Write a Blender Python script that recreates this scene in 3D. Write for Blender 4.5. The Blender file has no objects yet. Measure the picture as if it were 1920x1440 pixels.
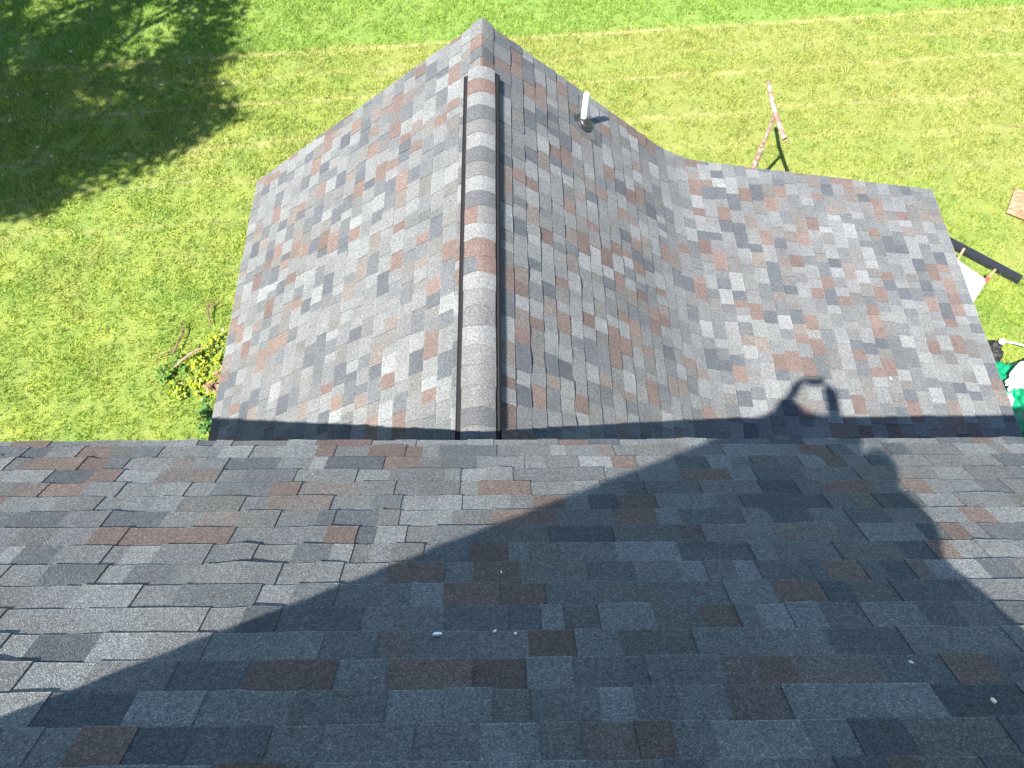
import bpy, bmesh, math, random
import numpy as np
from mathutils import Vector, Matrix

S = bpy.context.scene
COL = S.collection
R = math.radians
H = 9.4                                   # the lens is 9.4 m above the lawn

# ------------------------------------------------------------ camera
cam_d = bpy.data.cameras.new('camera')
cam = bpy.data.objects.new('camera', cam_d); COL.objects.link(cam)
cam_d.sensor_width = 36.0
cam_d.lens = 27.685
cam_d.clip_start = 0.02
cam_d.clip_end = 1500
r = Vector((0.99975565, -0.01216121, 0.01845927)); u = Vector((0.00189002, 0.8790339, 0.47675552)); f = Vector((0.02202425, 0.47660414, -0.8788421))
cam.matrix_world = Matrix(((r.x, u.x, -f.x, 0), (r.y, u.y, -f.y, 0), (r.z, u.z, -f.z, H), (0, 0, 0, 1)))
S.camera = cam
# ------------------------------------------------------------ sun and sky
SUN = Vector((-0.38059202, -0.43896621, 0.81391546)).normalized()     # towards the sun
W = bpy.data.worlds.new('World'); S.world = W; W.use_nodes = True
wn = W.node_tree.nodes; wn.clear()
sky = wn.new('ShaderNodeTexSky'); sky.sky_type = 'NISHITA'; sky.sun_disc = False
sky.sun_elevation = math.asin(SUN.z)
sky.sun_rotation = math.atan2(SUN.x, SUN.y)
sky.air_density = 1.0; sky.dust_density = 0.6; sky.ozone_density = 4.5
bg = wn.new('ShaderNodeBackground'); bg.inputs[1].default_value = 0.087
wo = wn.new('ShaderNodeOutputWorld')
W.node_tree.links.new(sky.outputs[0], bg.inputs[0]); W.node_tree.links.new(bg.outputs[0], wo.inputs[0])
sd = bpy.data.lights.new('sun', 'SUN'); sd.energy = 5.0; sd.angle = R(0.55); sd.color = (1.0, 0.955, 0.89)
sun = bpy.data.objects.new('sun', sd); COL.objects.link(sun)
sun.rotation_euler = SUN.to_track_quat('Z', 'Y').to_euler(); sun.location = (0, 0, 40)
S.view_settings.view_transform = 'Standard'; S.view_settings.look = 'None'
S.view_settings.exposure = 1.9; S.view_settings.gamma = 1.0

# ------------------------------------------------------------ helpers
def tag(o, label=None, cat=None, group=None, kind=None):
    if label: o['label'] = label
    if cat: o['category'] = cat
    if group: o['group'] = group
    if kind: o['kind'] = kind
    return o
def empty(name, loc=(0, 0, 0), label=None, cat=None, group=None):
    o = bpy.data.objects.new(name, None); COL.objects.link(o); o.location = loc; o.empty_display_size = .1
    return tag(o, label, cat, group)
class MB:
    def __init__(s): s.v = []; s.f = []; s.c = []; s.m = []
    def quad(s, pts, col=(1, 1, 1), mi=0):
        n = len(s.v); s.v += [tuple(p) for p in pts]; s.f.append(tuple(range(n, n + len(pts)))); s.c.append(col); s.m.append(mi)
    def box(s, c, sz, rot=None, mi=0, col=(1, 1, 1)):
        c = Vector(c); M = rot or Matrix.Identity(3); hx, hy, hz = sz[0] / 2, sz[1] / 2, sz[2] / 2
        P = [c + M @ Vector((x * hx, y * hy, z * hz)) for x in (-1, 1) for y in (-1, 1) for z in (-1, 1)]
        for q in ((0, 1, 3, 2), (4, 6, 7, 5), (0, 4, 5, 1), (2, 3, 7, 6), (0, 2, 6, 4), (1, 5, 7, 3)):
            s.quad([P[i] for i in q], col, mi)
    def prism(s, poly, y0, y1, mi=0):            # polygon in x,z extruded along y
        a = [(x, y0, z) for x, z in poly]; b = [(x, y1, z) for x, z in poly]; n = len(poly)
        s.quad(a, mi=mi); s.quad(b[::-1], mi=mi)
        for i in range(n): s.quad([a[(i + 1) % n], a[i], b[i], b[(i + 1) % n]], mi=mi)
    def tube(s, pts, rad, seg=12, cap=True, mi=0):
        pts = [Vector(p) for p in pts]
        if not hasattr(rad, '__len__'): rad = [rad] * len(pts)
        rings = []
        up = None
        for i, p in enumerate(pts):
            t = (pts[min(i + 1, len(pts) - 1)] - pts[max(i - 1, 0)]).normalized()
            if up is None: up = t.orthogonal().normalized()
            up = (up - t * up.dot(t)).normalized(); w = t.cross(up)
            rings.append([p + (up * math.cos(k * 2 * math.pi / seg) + w * math.sin(k * 2 * math.pi / seg)) * rad[i] for k in range(seg)])
        for a, b in zip(rings, rings[1:]):
            for k in range(seg): s.quad([a[k], a[(k + 1) % seg], b[(k + 1) % seg], b[k]], mi=mi)
        if cap: s.quad(rings[0][::-1], mi=mi); s.quad(rings[-1], mi=mi)
    def build(s, name, mats, parent=None, merge=False, smooth=False, color=False):
        me = bpy.data.meshes.new(name); me.from_pydata(s.v, [], s.f)
        for m in (mats if isinstance(mats, (list, tuple)) else [mats]): me.materials.append(m)
        me.polygons.foreach_set('material_index', s.m)
        if color:
            ca = me.color_attributes.new('tone', 'FLOAT_COLOR', 'CORNER'); L = []
            for fc, c in zip(s.f, s.c): L += [c[0], c[1], c[2], 1.0] * len(fc)
            ca.data.foreach_set('color', L)
        if merge:
            bm = bmesh.new(); bm.from_mesh(me); bmesh.ops.remove_doubles(bm, verts=bm.verts, dist=1e-5)
            bmesh.ops.recalc_face_normals(bm, faces=bm.faces); bm.to_mesh(me); bm.free()
        if smooth: me.polygons.foreach_set('use_smooth', [True] * len(me.polygons))
        me.update()
        o = bpy.data.objects.new(name, me); COL.objects.link(o)
        if parent: o.parent = parent
        return o
def local(o, parent):                        # keep a child built in world coordinates where it is
    o.parent = parent; o.matrix_parent_inverse = Matrix.Translation(-parent.location)
    return o

# ------------------------------------------------------------ materials
def newmat(name):
    m = bpy.data.materials.new(name); m.use_nodes = True; nt = m.node_tree; nt.nodes.clear()
    o = nt.nodes.new('ShaderNodeOutputMaterial'); b = nt.nodes.new('ShaderNodeBsdfPrincipled')
    nt.links.new(b.outputs[0], o.inputs[0]); return m, nt, b
def N(nt, t, **k):
    n = nt.nodes.new(t)
    for a, v in k.items(): setattr(n, a, v)
    return n
def mixc(nt, fac, a, b, mode='MIX'):
    n = N(nt, 'ShaderNodeMix', data_type='RGBA', blend_type=mode)
    for sock, val in ((0, fac), (6, a), (7, b)):
        if isinstance(val, bpy.types.NodeSocket): nt.links.new(val, n.inputs[sock])
        elif sock == 0: n.inputs[0].default_value = val
        else: n.inputs[sock].default_value = (*val, 1)
    return n.outputs[2]
def noise(nt, vec, scale, detail=2, rough=.5, out=0):
    n = N(nt, 'ShaderNodeTexNoise'); n.inputs['Scale'].default_value = scale; n.inputs['Detail'].default_value = detail; n.inputs['Roughness'].default_value = rough
    if vec is not None: nt.links.new(vec, n.inputs['Vector'])
    return n.outputs[out]
def ramp(nt, fac, stops):
    n = N(nt, 'ShaderNodeValToRGB'); nt.links.new(fac, n.inputs[0]); e = n.color_ramp.elements
    while len(e) < len(stops): e.new(.5)
    for i, (p, c) in enumerate(stops):
        e[i].position = p; e[i].color = (*c, 1) if hasattr(c, '__len__') else (c, c, c, 1)
    return n.outputs[0]
def math_(nt, op, a, b=None, c=None):
    n = N(nt, 'ShaderNodeMath', operation=op)
    for i, v in enumerate((a, b, c)):
        if v is None: continue
        if isinstance(v, bpy.types.NodeSocket): nt.links.new(v, n.inputs[i])
        else: n.inputs[i].default_value = v
    return n.outputs[0]
def bump(nt, b, h, strength, dist):
    n = N(nt, 'ShaderNodeBump'); n.inputs['Strength'].default_value = strength; n.inputs['Distance'].default_value = dist
    nt.links.new(h, n.inputs['Height']); nt.links.new(n.outputs[0], b.inputs['Normal'])
def plain(name, col, rough=.6, var=.15, scale=30, metal=0, bmp=0.2, col2=None):
    m, nt, b = newmat(name)
    g = N(nt, 'ShaderNodeNewGeometry').outputs['Position']
    n1 = noise(nt, g, scale, 4, .6)
    c2 = col2 or tuple(c * (1 - 2 * var) for c in col)
    c = mixc(nt, ramp(nt, n1, [(.35, 0), (.65, 1)]), c2, col)
    nt.links.new(c, b.inputs['Base Color']); b.inputs['Roughness'].default_value = rough; b.inputs['Metallic'].default_value = metal
    if bmp: bump(nt, b, n1, bmp, .004)
    return m

def shingle_mat():
    m, nt, b = newmat('shingle_granules')
    at = N(nt, 'ShaderNodeAttribute', attribute_name='tone', attribute_type='GEOMETRY').outputs['Color']
    g = N(nt, 'ShaderNodeNewGeometry').outputs['Position']
    fine = noise(nt, g, 330, 2, .75)
    vo = N(nt, 'ShaderNodeTexVoronoi'); vo.inputs['Scale'].default_value = 260; nt.links.new(g, vo.inputs['Vector'])
    sepv = N(nt, 'ShaderNodeSeparateColor'); nt.links.new(vo.outputs['Color'], sepv.inputs[0])
    gran = ramp(nt, sepv.outputs[0], [(0, .5), (.25, .8), (.62, 1.0), (.86, 1.28), (1, 1.9)])
    med = ramp(nt, noise(nt, g, 55, 4, .7), [(.25, .72), (.5, 1.0), (.75, 1.28)])
    big = ramp(nt, noise(nt, g, 2.3, 3, .6), [(.3, .90), (.7, 1.10)])
    c = mixc(nt, 1, at, gran, 'MULTIPLY'); c = mixc(nt, 1, c, med, 'MULTIPLY'); c = mixc(nt, 1, c, big, 'MULTIPLY')
    # pale scuffs and dust
    sc = ramp(nt, noise(nt, g, 9, 6, .75), [(.60, 0), (.72, .45)])
    c = mixc(nt, sc, c, (.135, .137, .137))
    nt.links.new(c, b.inputs['Base Color']); b.inputs['Roughness'].default_value = .92
    b.inputs['Specular IOR Level'].default_value = .35
    hh = math_(nt, 'ADD', math_(nt, 'MULTIPLY', vo.outputs['Distance'], -1.0), fine)
    bump(nt, b, hh, .9, .0016)
    return m
M_SH = shingle_mat()
M_BLACK = plain('black_plastic', (.012, .011, .013), .5, .2)
M_PURP = plain('dark_vent_plastic', (.0045, .0035, .0045), .8, .2)
M_FASCIA = plain('white_trim', (.62, .62, .60), .5, .08)
M_DECK = plain('roof_deck_wood', (.20, .15, .10), .8, .2)
M_EDGE = plain('drip_edge_metal', (.05, .045, .045), .5, .1)
M_WHITE = plain('white_paint', (.80, .80, .78), .45, .04)
M_PVC = plain('white_pvc', (.86, .86, .83), .35, .03, bmp=0)
M_RUB = plain('black_rubber', (.02, .02, .021), .45, .2)
M_GAL = plain('grey_flashing', (.12, .12, .12), .45, .15, metal=.3)
M_WOOD = plain('bare_wood', (.32, .20, .11), .7, .2, 25)
M_GREEN = plain('green_tarp', (.005, .22, .095), .38, .18, 14, col2=(.0, .13, .055))
M_CLOTH = plain('white_plastic_sheet', (.86, .86, .84), .5, .05, 20)
M_BLUE = plain('pale_blue_plastic', (.45, .56, .80), .5, .05)
M_BAG = plain('black_bag', (.010, .009, .009), .7, .2, 12)
M_BARK = plain('bark', (.14, .10, .07), .9, .3, 18, bmp=.6)
M_TWIG = plain('dry_twig', (.15, .085, .05), .85, .3, 30)
M_RED = plain('red_paint', (.45, .06, .05), .5, .1)
M_DIRT = plain('dark_soil', (.035, .025, .018), .95, .3, 30)

def siding():
    m, nt, b = newmat('white_lap_siding')
    g = N(nt, 'ShaderNodeNewGeometry').outputs['Position']
    sp = N(nt, 'ShaderNodeSeparateXYZ'); nt.links.new(g, sp.inputs[0])
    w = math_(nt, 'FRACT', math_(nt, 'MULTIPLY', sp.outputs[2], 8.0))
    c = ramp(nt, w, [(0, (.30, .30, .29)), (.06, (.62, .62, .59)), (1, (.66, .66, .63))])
    nt.links.new(c, b.inputs['Base Color']); b.inputs['Roughness'].default_value = .6; bump(nt, b, w, .6, .02); return m
M_SIDE = siding()

def lawn_color(nt):
    g = N(nt, 'ShaderNodeNewGeometry').outputs['Position']
    sp = N(nt, 'ShaderNodeSeparateXYZ'); nt.links.new(g, sp.inputs[0]); X, Y = sp.outputs[0], sp.outputs[1]
    yp = math_(nt, 'SUBTRACT', Y, math_(nt, 'MULTIPLY', X, .105))        # across the mowing lines
    wob = math_(nt, 'MULTIPLY', math_(nt, 'SUBTRACT', noise(nt, g, .55, 2), .5), .55)
    ypw = math_(nt, 'ADD', yp, wob)
    n_big = noise(nt, g, .42, 4, .6); n_mid = noise(nt, g, 1.9, 4, .65); n_f = noise(nt, g, 9, 4, .7)
    lime = (.275, .345, .045); green = (.140, .255, .026); yellow = (.275, .290, .062); straw = (.50, .42, .19); deep = (.070, .155, .020)
    base = mixc(nt, ramp(nt, n_mid, [(.35, 0), (.62, 1)]), green, lime)
    # drier, yellower middle and right part of the lawn
    dry = math_(nt, 'MULTIPLY', ramp(nt, X, [(0, 0), (1, 1)]), 1.0)
    mr = N(nt, 'ShaderNodeMapRange'); nt.links.new(X, mr.inputs[0]); mr.inputs[1].default_value = -6.5; mr.inputs[2].default_value = -1.0
    mr2 = N(nt, 'ShaderNodeMapRange'); nt.links.new(ypw, mr2.inputs[0]); mr2.inputs[1].default_value = 12.22; mr2.inputs[2].default_value = 12.0
    mr3 = N(nt, 'ShaderNodeMapRange'); nt.links.new(Y, mr3.inputs[0]); mr3.inputs[1].default_value = 6.6; mr3.inputs[2].default_value = 9.2
    d = math_(nt, 'MULTIPLY', math_(nt, 'MULTIPLY', mr.outputs[0], mr2.outputs[0]), math_(nt, 'MULTIPLY', mr3.outputs[0], ramp(nt, n_big, [(.22, .35), (.62, 1)])))
    base = mixc(nt, math_(nt, 'MULTIPLY', d, .85), base, yellow)
    # green patches
    gp = ramp(nt, noise(nt, g, .8, 3, .6), [(.56, 0), (.70, .6)])
    base = mixc(nt, gp, base, green)
    base = mixc(nt, ramp(nt, noise(nt, g, .9, 5, .65), [(.50, 0), (.68, .45)]), base, (.34, .32, .095))
    base = mixc(nt, ramp(nt, noise(nt, g, 4.3, 3, .6), [(.30, .45), (.44, 0)]), base, (.10, .19, .025))
    # fertile strip beyond the first mowing line
    lush = math_(nt, 'MULTIPLY', math_(nt, 'SUBTRACT', 1.0, mr2.outputs[0]), .75)
    base = mixc(nt, lush, base, (.165, .305, .038))
    # straw left along the mowing lines
    streak = None
    for k, (y0, wd, am) in enumerate([(12.05, .075, .85), (10.83, .06, .75), (9.87, .10, .5), (11.45, .10, .35), (9.15, .12, .35), (8.3, .12, .3), (13.9, .1, .2)]):
        a = math_(nt, 'ABSOLUTE', math_(nt, 'SUBTRACT', yp if k < 2 else ypw, y0))
        s = math_(nt, 'MAXIMUM', math_(nt, 'SUBTRACT', 1.0, math_(nt, 'DIVIDE', a, wd)), 0.0)
        s = math_(nt, 'MULTIPLY', s, am)
        streak = s if streak is None else math_(nt, 'MAXIMUM', streak, s)
    mp = N(nt, 'ShaderNodeMapping'); mp.inputs['Scale'].default_value = (1.1, 7, 1); mp.inputs['Rotation'].default_value = (0, 0, -.105); nt.links.new(g, mp.inputs[0])
    br = noise(nt, mp.outputs[0], 1.6, 4, .7)
    streak = math_(nt, 'MULTIPLY', streak, ramp(nt, br, [(.38, 0), (.55, 1)]))
    gen = math_(nt, 'MULTIPLY', ramp(nt, br, [(.60, 0), (.74, .6)]), mr.outputs[0])
    c = mixc(nt, math_(nt, 'MAXIMUM', streak, gen), base, straw)
    c = mixc(nt, ramp(nt, n_f, [(.30, .45), (.48, 0)]), c, deep)
    c = mixc(nt, ramp(nt, noise(nt, g, 14, 3, .7), [(.50, 0), (.66, .45)]), c, (.36, .40, .085))
    return g, c, n_f
m, nt, b = newmat('lawn_soil'); g, c, nf = lawn_color(nt)
c = mixc(nt, .42, c, (.07, .075, .02)); nt.links.new(c, b.inputs['Base Color']); b.inputs['Roughness'].default_value = .95
bump(nt, b, noise(nt, g, 45, 4, .7), 1.0, .03); M_LAWN = m
def blade_mat(name, fac=None):
    m, nt, b = newmat(name); g, c, nf = lawn_color(nt)
    a = N(nt, 'ShaderNodeAttribute', attribute_name='rnd', attribute_type='GEOMETRY').outputs['Fac']
    c = mixc(nt, 1, c, ramp(nt, a, [(0, (.38, .44, .34)), (.5, (1, 1, 1)), (.9, (1.35, 1.28, 1.45)), (1, (1.8, 1.5, 2.1))]), 'MULTIPLY')
    nt.links.new(c, b.inputs['Base Color']); b.inputs['Roughness'].default_value = .5; b.inputs['Specular IOR Level'].default_value = .4
    tr = N(nt, 'ShaderNodeBsdfTranslucent'); nt.links.new(mixc(nt, 1, c, (1.0, 1.15, .5), 'MULTIPLY'), tr.inputs[0])
    ms = N(nt, 'ShaderNodeMixShader'); ms.inputs[0].default_value = .35
    o = [n for n in nt.nodes if n.type == 'OUTPUT_MATERIAL'][0]
    nt.links.new(b.outputs[0], ms.inputs[1]); nt.links.new(tr.outputs[0], ms.inputs[2]); nt.links.new(ms.outputs[0], o.inputs[0])
    return m
M_BLADE = blade_mat('grass_blade')
def leaf_mat(name, c1, c2, tr_=.35):
    m, nt, b = newmat(name)
    a = N(nt, 'ShaderNodeAttribute', attribute_name='rnd', attribute_type='GEOMETRY').outputs['Fac']
    c = mixc(nt, a, c1, c2); nt.links.new(c, b.inputs['Base Color']); b.inputs['Roughness'].default_value = .45
    t = N(nt, 'ShaderNodeBsdfTranslucent'); nt.links.new(c, t.inputs[0]); ms = N(nt, 'ShaderNodeMixShader'); ms.inputs[0].default_value = tr_
    o = [n for n in nt.nodes if n.type == 'OUTPUT_MATERIAL'][0]
    nt.links.new(b.outputs[0], ms.inputs[1]); nt.links.new(t.outputs[0], ms.inputs[2]); nt.links.new(ms.outputs[0], o.inputs[0]); return m
M_LEAF = leaf_mat('tree_leaf', (.03, .08, .015), (.09, .16, .03))
M_YLEAF = leaf_mat('yellow_leaf', (.20, .27, .012), (.36, .37, .03))
M_GLEAF = leaf_mat('green_leaf', (.07, .16, .02), (.17, .27, .04))
M_DLEAF = leaf_mat('dark_green_leaf', (.03, .11, .02), (.08, .2, .03))

# ------------------------------------------------------------ lawn
mb = MB(); Z = 700
mb.quad([(-Z, -Z, 0), (Z, -Z, 0), (Z, Z, 0), (-Z, Z, 0)])
lawn = mb.build('lawn', M_LAWN); tag(lawn, kind='structure')

def blades(name, pos, hgt, wid, lean, mat, seed=1, leafy=False):
    rg = np.random.default_rng(seed); n = len(pos)
    a = rg.uniform(0, 2 * np.pi, n); la = rg.uniform(0, 2 * np.pi, n)
    h = hgt * rg.uniform(.55, 1.3, n); w = wid * rg.uniform(.6, 1.4, n); l = h * lean * rg.uniform(.2, 1.2, n)
    v = np.zeros((n, 3, 3), np.float32)
    dx, dy = np.cos(a) * w / 2, np.sin(a) * w / 2
    v[:, 0] = pos; v[:, 0, 0] -= dx; v[:, 0, 1] -= dy
    v[:, 1] = pos; v[:, 1, 0] += dx; v[:, 1, 1] += dy
    v[:, 2] = pos; v[:, 2, 0] += np.cos(la) * l; v[:, 2, 1] += np.sin(la) * l; v[:, 2, 2] += h
    me = bpy.data.meshes.new(name); me.vertices.add(3 * n); me.vertices.foreach_set('co', v.ravel())
    me.loops.add(3 * n); me.loops.foreach_set('vertex_index', np.arange(3 * n, dtype=np.int32))
    me.polygons.add(n); me.polygons.foreach_set('loop_start', np.arange(0, 3 * n, 3, dtype=np.int32)); me.polygons.foreach_set('loop_total', np.full(n, 3, np.int32))
    at = me.attributes.new('rnd', 'FLOAT', 'FACE'); at.data.foreach_set('value', rg.uniform(0, 1, n).astype(np.float32))
    me.materials.append(mat); me.update(calc_edges=True); me.validate()
    o = bpy.data.objects.new(name, me); COL.objects.link(o); return o
rg = np.random.default_rng(5); NB = 760000
gx = rg.uniform(-12.5, 13.5, NB); gy = rg.uniform(2.6, 17.5, NB)
def vnoise(x, y, cell, seed):
    g = np.random.default_rng(seed).uniform(-1, 1, (1024, 1024)); X = x / cell + 400; Y = y / cell + 300; i = np.floor(X).astype(int); j = np.floor(Y).astype(int); fx = X - i; fy = Y - j
    fx = fx * fx * (3 - 2 * fx); fy = fy * fy * (3 - 2 * fy); i %= 1023; j %= 1023
    return (g[i, j] * (1 - fx) + g[i + 1, j] * fx) * (1 - fy) + (g[i, j + 1] * (1 - fx) + g[i + 1, j + 1] * fx) * fy
clump = vnoise(gx, gy, .075, 1) + .8 * vnoise(gx, gy, .16, 2) + .5 * vnoise(gx, gy, .45, 3)
keep = ~((gx > -2.25) & (gx < 4.7) & (gy < 6.0)) & ((clump > -.55) | (rg.uniform(0, 1, NB) > .75))
gx, gy, cl = gx[keep], gy[keep], clump[keep]
pos = np.stack([gx, gy, np.zeros_like(gx)], 1)
hh = .050 + .026 * cl + .012 * (gx < -3) + .01 * (gy > 12.1 + .105 * gx)
grass = blades('grass', pos, np.clip(hh, .016, .11), .0105, .9, M_BLADE, 6)
tag(grass, 'short mown grass in yellow green and straw tones around the house', 'grass', kind='stuff')

# ------------------------------------------------------------ roofs
PAL = [((.125, .130, .129), 5), ((.112, .115, .114), 6), ((.098, .101, .102), 6), ((.079, .084, .088), 4.5), ((.060, .066, .073), 3.2),
       ((.111, .083, .072), 2.8), ((.095, .070, .062), 2.1), ((.108, .095, .086), 1.8), ((.143, .149, .148), 2.0), ((.095, .093, .089), 3)]
def tone(rnd, last=[None]):
    while True:
        c = rnd.choices([p[0] for p in PAL], [p[1] for p in PAL])[0]
        if c is not last[0] or rnd.random() < .25: break
    last[0] = c; k = rnd.uniform(.9, 1.1)
    return (c[0] * k, c[1] * k, c[2] * k)
def wave(rnd):
    ph = [(rnd.uniform(3, 22), rnd.uniform(0, 6.3), rnd.uniform(.3, 1)) for _ in range(5)]
    bumps = [(rnd.uniform(-8, 8), rnd.uniform(.03, .07), rnd.uniform(.002, .009)) for _ in range(rnd.randint(10, 22))]
    def g(x):
        s = sum(a * math.sin(k * x + p) for k, p, a in ph) * .0009
        for c, w, a in bumps:
            d = (x - c) / w
            if abs(d) < 2.2: s += a * math.exp(-d * d)
        return s
    return g
def shingles(name, P, u0, u1, butts, seed, parent, thick=.008, wmin=.08, wmax=.34, step=.05, shade_band=.6):
    """P(u, v, h) gives the point on the roof: u along the course, v down the slope, h off the deck."""
    rnd = random.Random(seed); mb = MB()
    for i in range(1, len(butts)):
        v0, v1 = butts[i - 1], butts[i]
        lift = wave(rnd); side = wave(rnd); uu = u0 - rnd.uniform(0, .15); prev = False
        while uu < u1:
            w = rnd.choice([rnd.uniform(wmin, .13), rnd.uniform(.11, .19), rnd.uniform(.15, wmax)])
            a, b_ = max(uu, u0), min(uu + w, u1); uu += w
            if b_ - a < .004: continue
            col = tone(rnd); tooth = not prev if rnd.random() < .75 else prev; prev = tooth
            t = thick + (.0042 if tooth else 0) + rnd.uniform(-.0006, .0006)
            n = max(1, int((b_ - a) / step)); xs = [a + (b_ - a) * k / n for k in range(n + 1)]
            dv = rnd.uniform(-.0015, .0015)
            top, bot, low = [], [], []
            for x in xs:
                top.append(P(x, v0 - .004, .0015 + (.0042 if tooth else 0)))
                l = min(max(lift(x), -.003), .009); sw = min(max(side(x), -.0015), .002)
                bot.append(P(x, v1 + dv + sw, t + l)); low.append(P(x, v1 + dv + sw, -.001 + max(0, l) * .25))
            for k in range(n):
                e0, e1 = bot[k].lerp(top[k], .032), bot[k + 1].lerp(top[k + 1], .032)      # glint on the butt edge painted in as a paler lip
                t0, t1 = top[k].lerp(bot[k], .085), top[k + 1].lerp(bot[k + 1], .085)             # course shadow painted into the colour: band darkens the top edge of the exposure
                mb.quad([top[k], t0, t1, top[k + 1]], tuple(q * shade_band for q in col)); mb.quad([t0, e0, e1, t1], col); mb.quad([e0, bot[k], bot[k + 1], e1], tuple(q * 1.35 for q in col))
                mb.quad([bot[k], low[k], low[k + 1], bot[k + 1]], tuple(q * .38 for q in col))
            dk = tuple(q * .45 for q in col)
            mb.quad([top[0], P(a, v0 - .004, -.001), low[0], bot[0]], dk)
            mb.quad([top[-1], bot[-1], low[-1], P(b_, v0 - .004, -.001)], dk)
    return mb.build(name, M_SH, parent, color=True)

house = empty('house', (0, 0, 0), 'house with grey and brown shingle roofs, a steep main slope and a lower gabled wing', 'house')
EX = .1424
TH = R(42.4821); nM = Vector((0, math.sin(TH), math.cos(TH))); dM = Vector((0, math.cos(TH), -math.sin(TH)))
EY, EZ = 1.7505, H - 3.8584                                   # main eave
def PM(x, v, h):                                              # v measured from the eave, negative uphill
    p = Vector((x, EY, EZ)) + dM * v + nM * (h - .008); return p
XL, XR = -6.25, 7.4; RIDGE_V = -(1.7505 + 2.4) / math.cos(TH)
butts = [0, -.078]
while butts[-1] - EX > RIDGE_V + .12: butts.append(butts[-1] - EX)
butts = butts[::-1]
mainroof = shingles('main_roof', PM, XL, XR, [butts[0] - EX] + butts, 11, house, thick=.0088, wmin=.07, wmax=.30, step=.045, shade_band=.85)
# deck and eave edge
mb = MB()
def slab(mb, P, x0, x1, va, vb, h0, h1):
    q = [P(x, v, h) for x in (x0, x1) for v in (va, vb) for h in (h0, h1)]
    for i in ((0, 1, 3, 2), (4, 6, 7, 5), (0, 4, 5, 1), (2, 3, 7, 6), (0, 2, 6, 4), (1, 5, 7, 3)): mb.quad([q[k] for k in i])
slab(mb, PM, XL + .01, XR - .01, RIDGE_V, -.012, -.03, -.003)
def PB(x, v, h): q = PM(x, v, h); return Vector((q.x, -4.8 - q.y, q.z))
slab(mb, PB, XL + .01, XR - .01, RIDGE_V, -.012, -.03, -.003)
mb.build('roof_deck', M_DECK, house)
def PB2(x, v, h): q = PM(x, v, h); return Vector((XL + XR - q.x, -4.8 - q.y, q.z))
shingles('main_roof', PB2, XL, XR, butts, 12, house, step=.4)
mb = MB(); mb.box(((XL + XR) / 2, EY - .035, EZ - .11), (XR - XL - .04, .02, .16))
mb.build('fascia', M_FASCIA, house)
# main walls with siding
mb = MB(); mb.prism([(-5.95, 0), (7.1, 0), (7.1, EZ - .1), (-5.95, EZ - .1)], 1.30, 1.25); mb.prism([(-5.95, 0), (7.1, 0), (7.1, EZ - .1), (-5.95, EZ - .1)], -6.05, -6.10)
for x in (-5.95, 7.05):
    pr = [(-6.04, 0), (1.24, 0), (1.24, EZ - .1), (-2.4, EZ + 3.33), (-6.04, EZ - .1)]
    a = [(x, y, z) for y, z in pr]; b2 = [(x + .05, y, z) for y, z in pr]
    mb.quad(a); mb.quad(b2[::-1])
mb.build('wall', M_SIDE, house)
# ridge cap of the main roof
def cap_run(name, y0, y1, x0, x1, zr, slope, seed, parent, axis='x'):
    rnd = random.Random(seed); mb = MB(); n = int(abs(x1 - x0) / .145)
    for i in range(n):
        a = x0 + (x1 - x0) * i / n; b_ = x0 + (x1 - x0) * (i + 1.15) / n; col = tone(rnd)
        pr = []
        for k in range(-4, 5):
            t = k / 4 * .15; z = zr - abs(t) * slope * .92 - (.02 * (t / .15) ** 2) + .012
            pr.append((t, z))
        for (t0, z0), (t1, z1) in zip(pr, pr[1:]):
            mb.quad([(a, -2.4 + t0, z0), (a, -2.4 + t1, z1), (b_, -2.4 + t1, z1 + .008), (b_, -2.4 + t0, z0 + .008)], col)
            mb.quad([(b_, -2.4 + t0, z0 + .008), (b_, -2.4 + t1, z1 + .008), (b_, -2.4 + t1, z1), (b_, -2.4 + t0, z0)], col)
    return mb.build(name, M_SH, parent, color=True)
ZR = (PM(0, RIDGE_V, 0)).z
cap_run('ridge_cap', 0, 0, XL, XR, ZR, math.tan(TH), 3, house)

# ---- cross gable behind the camera (its front edge throws the long diagonal shadow)
GX, GY, GZ = -.207, -.15, H - .045
CL, SL = math.cos(R(46.8)), math.sin(R(46.8))
def PGl(uy, s, h): return Vector((GX - s * CL - h * SL, uy, GZ - s * SL + h * CL))
def PGr(uy, s, h): return Vector((GX + s * .7071 + h * .7071, uy, GZ - s * .7071 + h * .7071))
gb = [.02 + EX * k for k in range(21)]
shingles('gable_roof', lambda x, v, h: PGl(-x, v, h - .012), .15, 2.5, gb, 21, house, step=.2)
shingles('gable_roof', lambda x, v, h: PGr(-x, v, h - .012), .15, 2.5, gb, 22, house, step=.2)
mb = MB()
for PP in (PGl, PGr): slab(mb, lambda x, v, h: PP(-x, v, h - .01), .165, 2.5, 0.0, 2.86, -.05, -.006)
mb.build('roof_deck', M_DECK, house)
mb = MB(); zb = H - 2.0
mb.quad([(GX - 1.9, -.42, zb - .35), (GX + 1.9, -.42, zb - .35), (GX + 1.9, -.42, zb), (GX, -.42, GZ - .09), (GX - 1.9, -.42, zb)])
mb.build('wall', M_SIDE, house)
mb = MB()
for i in range(16):
    y0 = -.15 - i * .145; col = tone(random.Random(i + 77)); pr = [(t, -abs(t) * .92 - .02 * (t / .14) ** 2 + .012) for t in [k / 4 * .14 for k in range(-4, 5)]]
    for (t0, z0), (t1, z1) in zip(pr, pr[1:]):
        mb.quad([(GX + t0, y0, GZ + z0), (GX + t1, y0, GZ + z1), (GX + t1, y0 - .16, GZ + z1 - .006), (GX + t0, y0 - .16, GZ + z0 - .006)], col)
mb.build('ridge_cap', M_SH, house, color=True)

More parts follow.
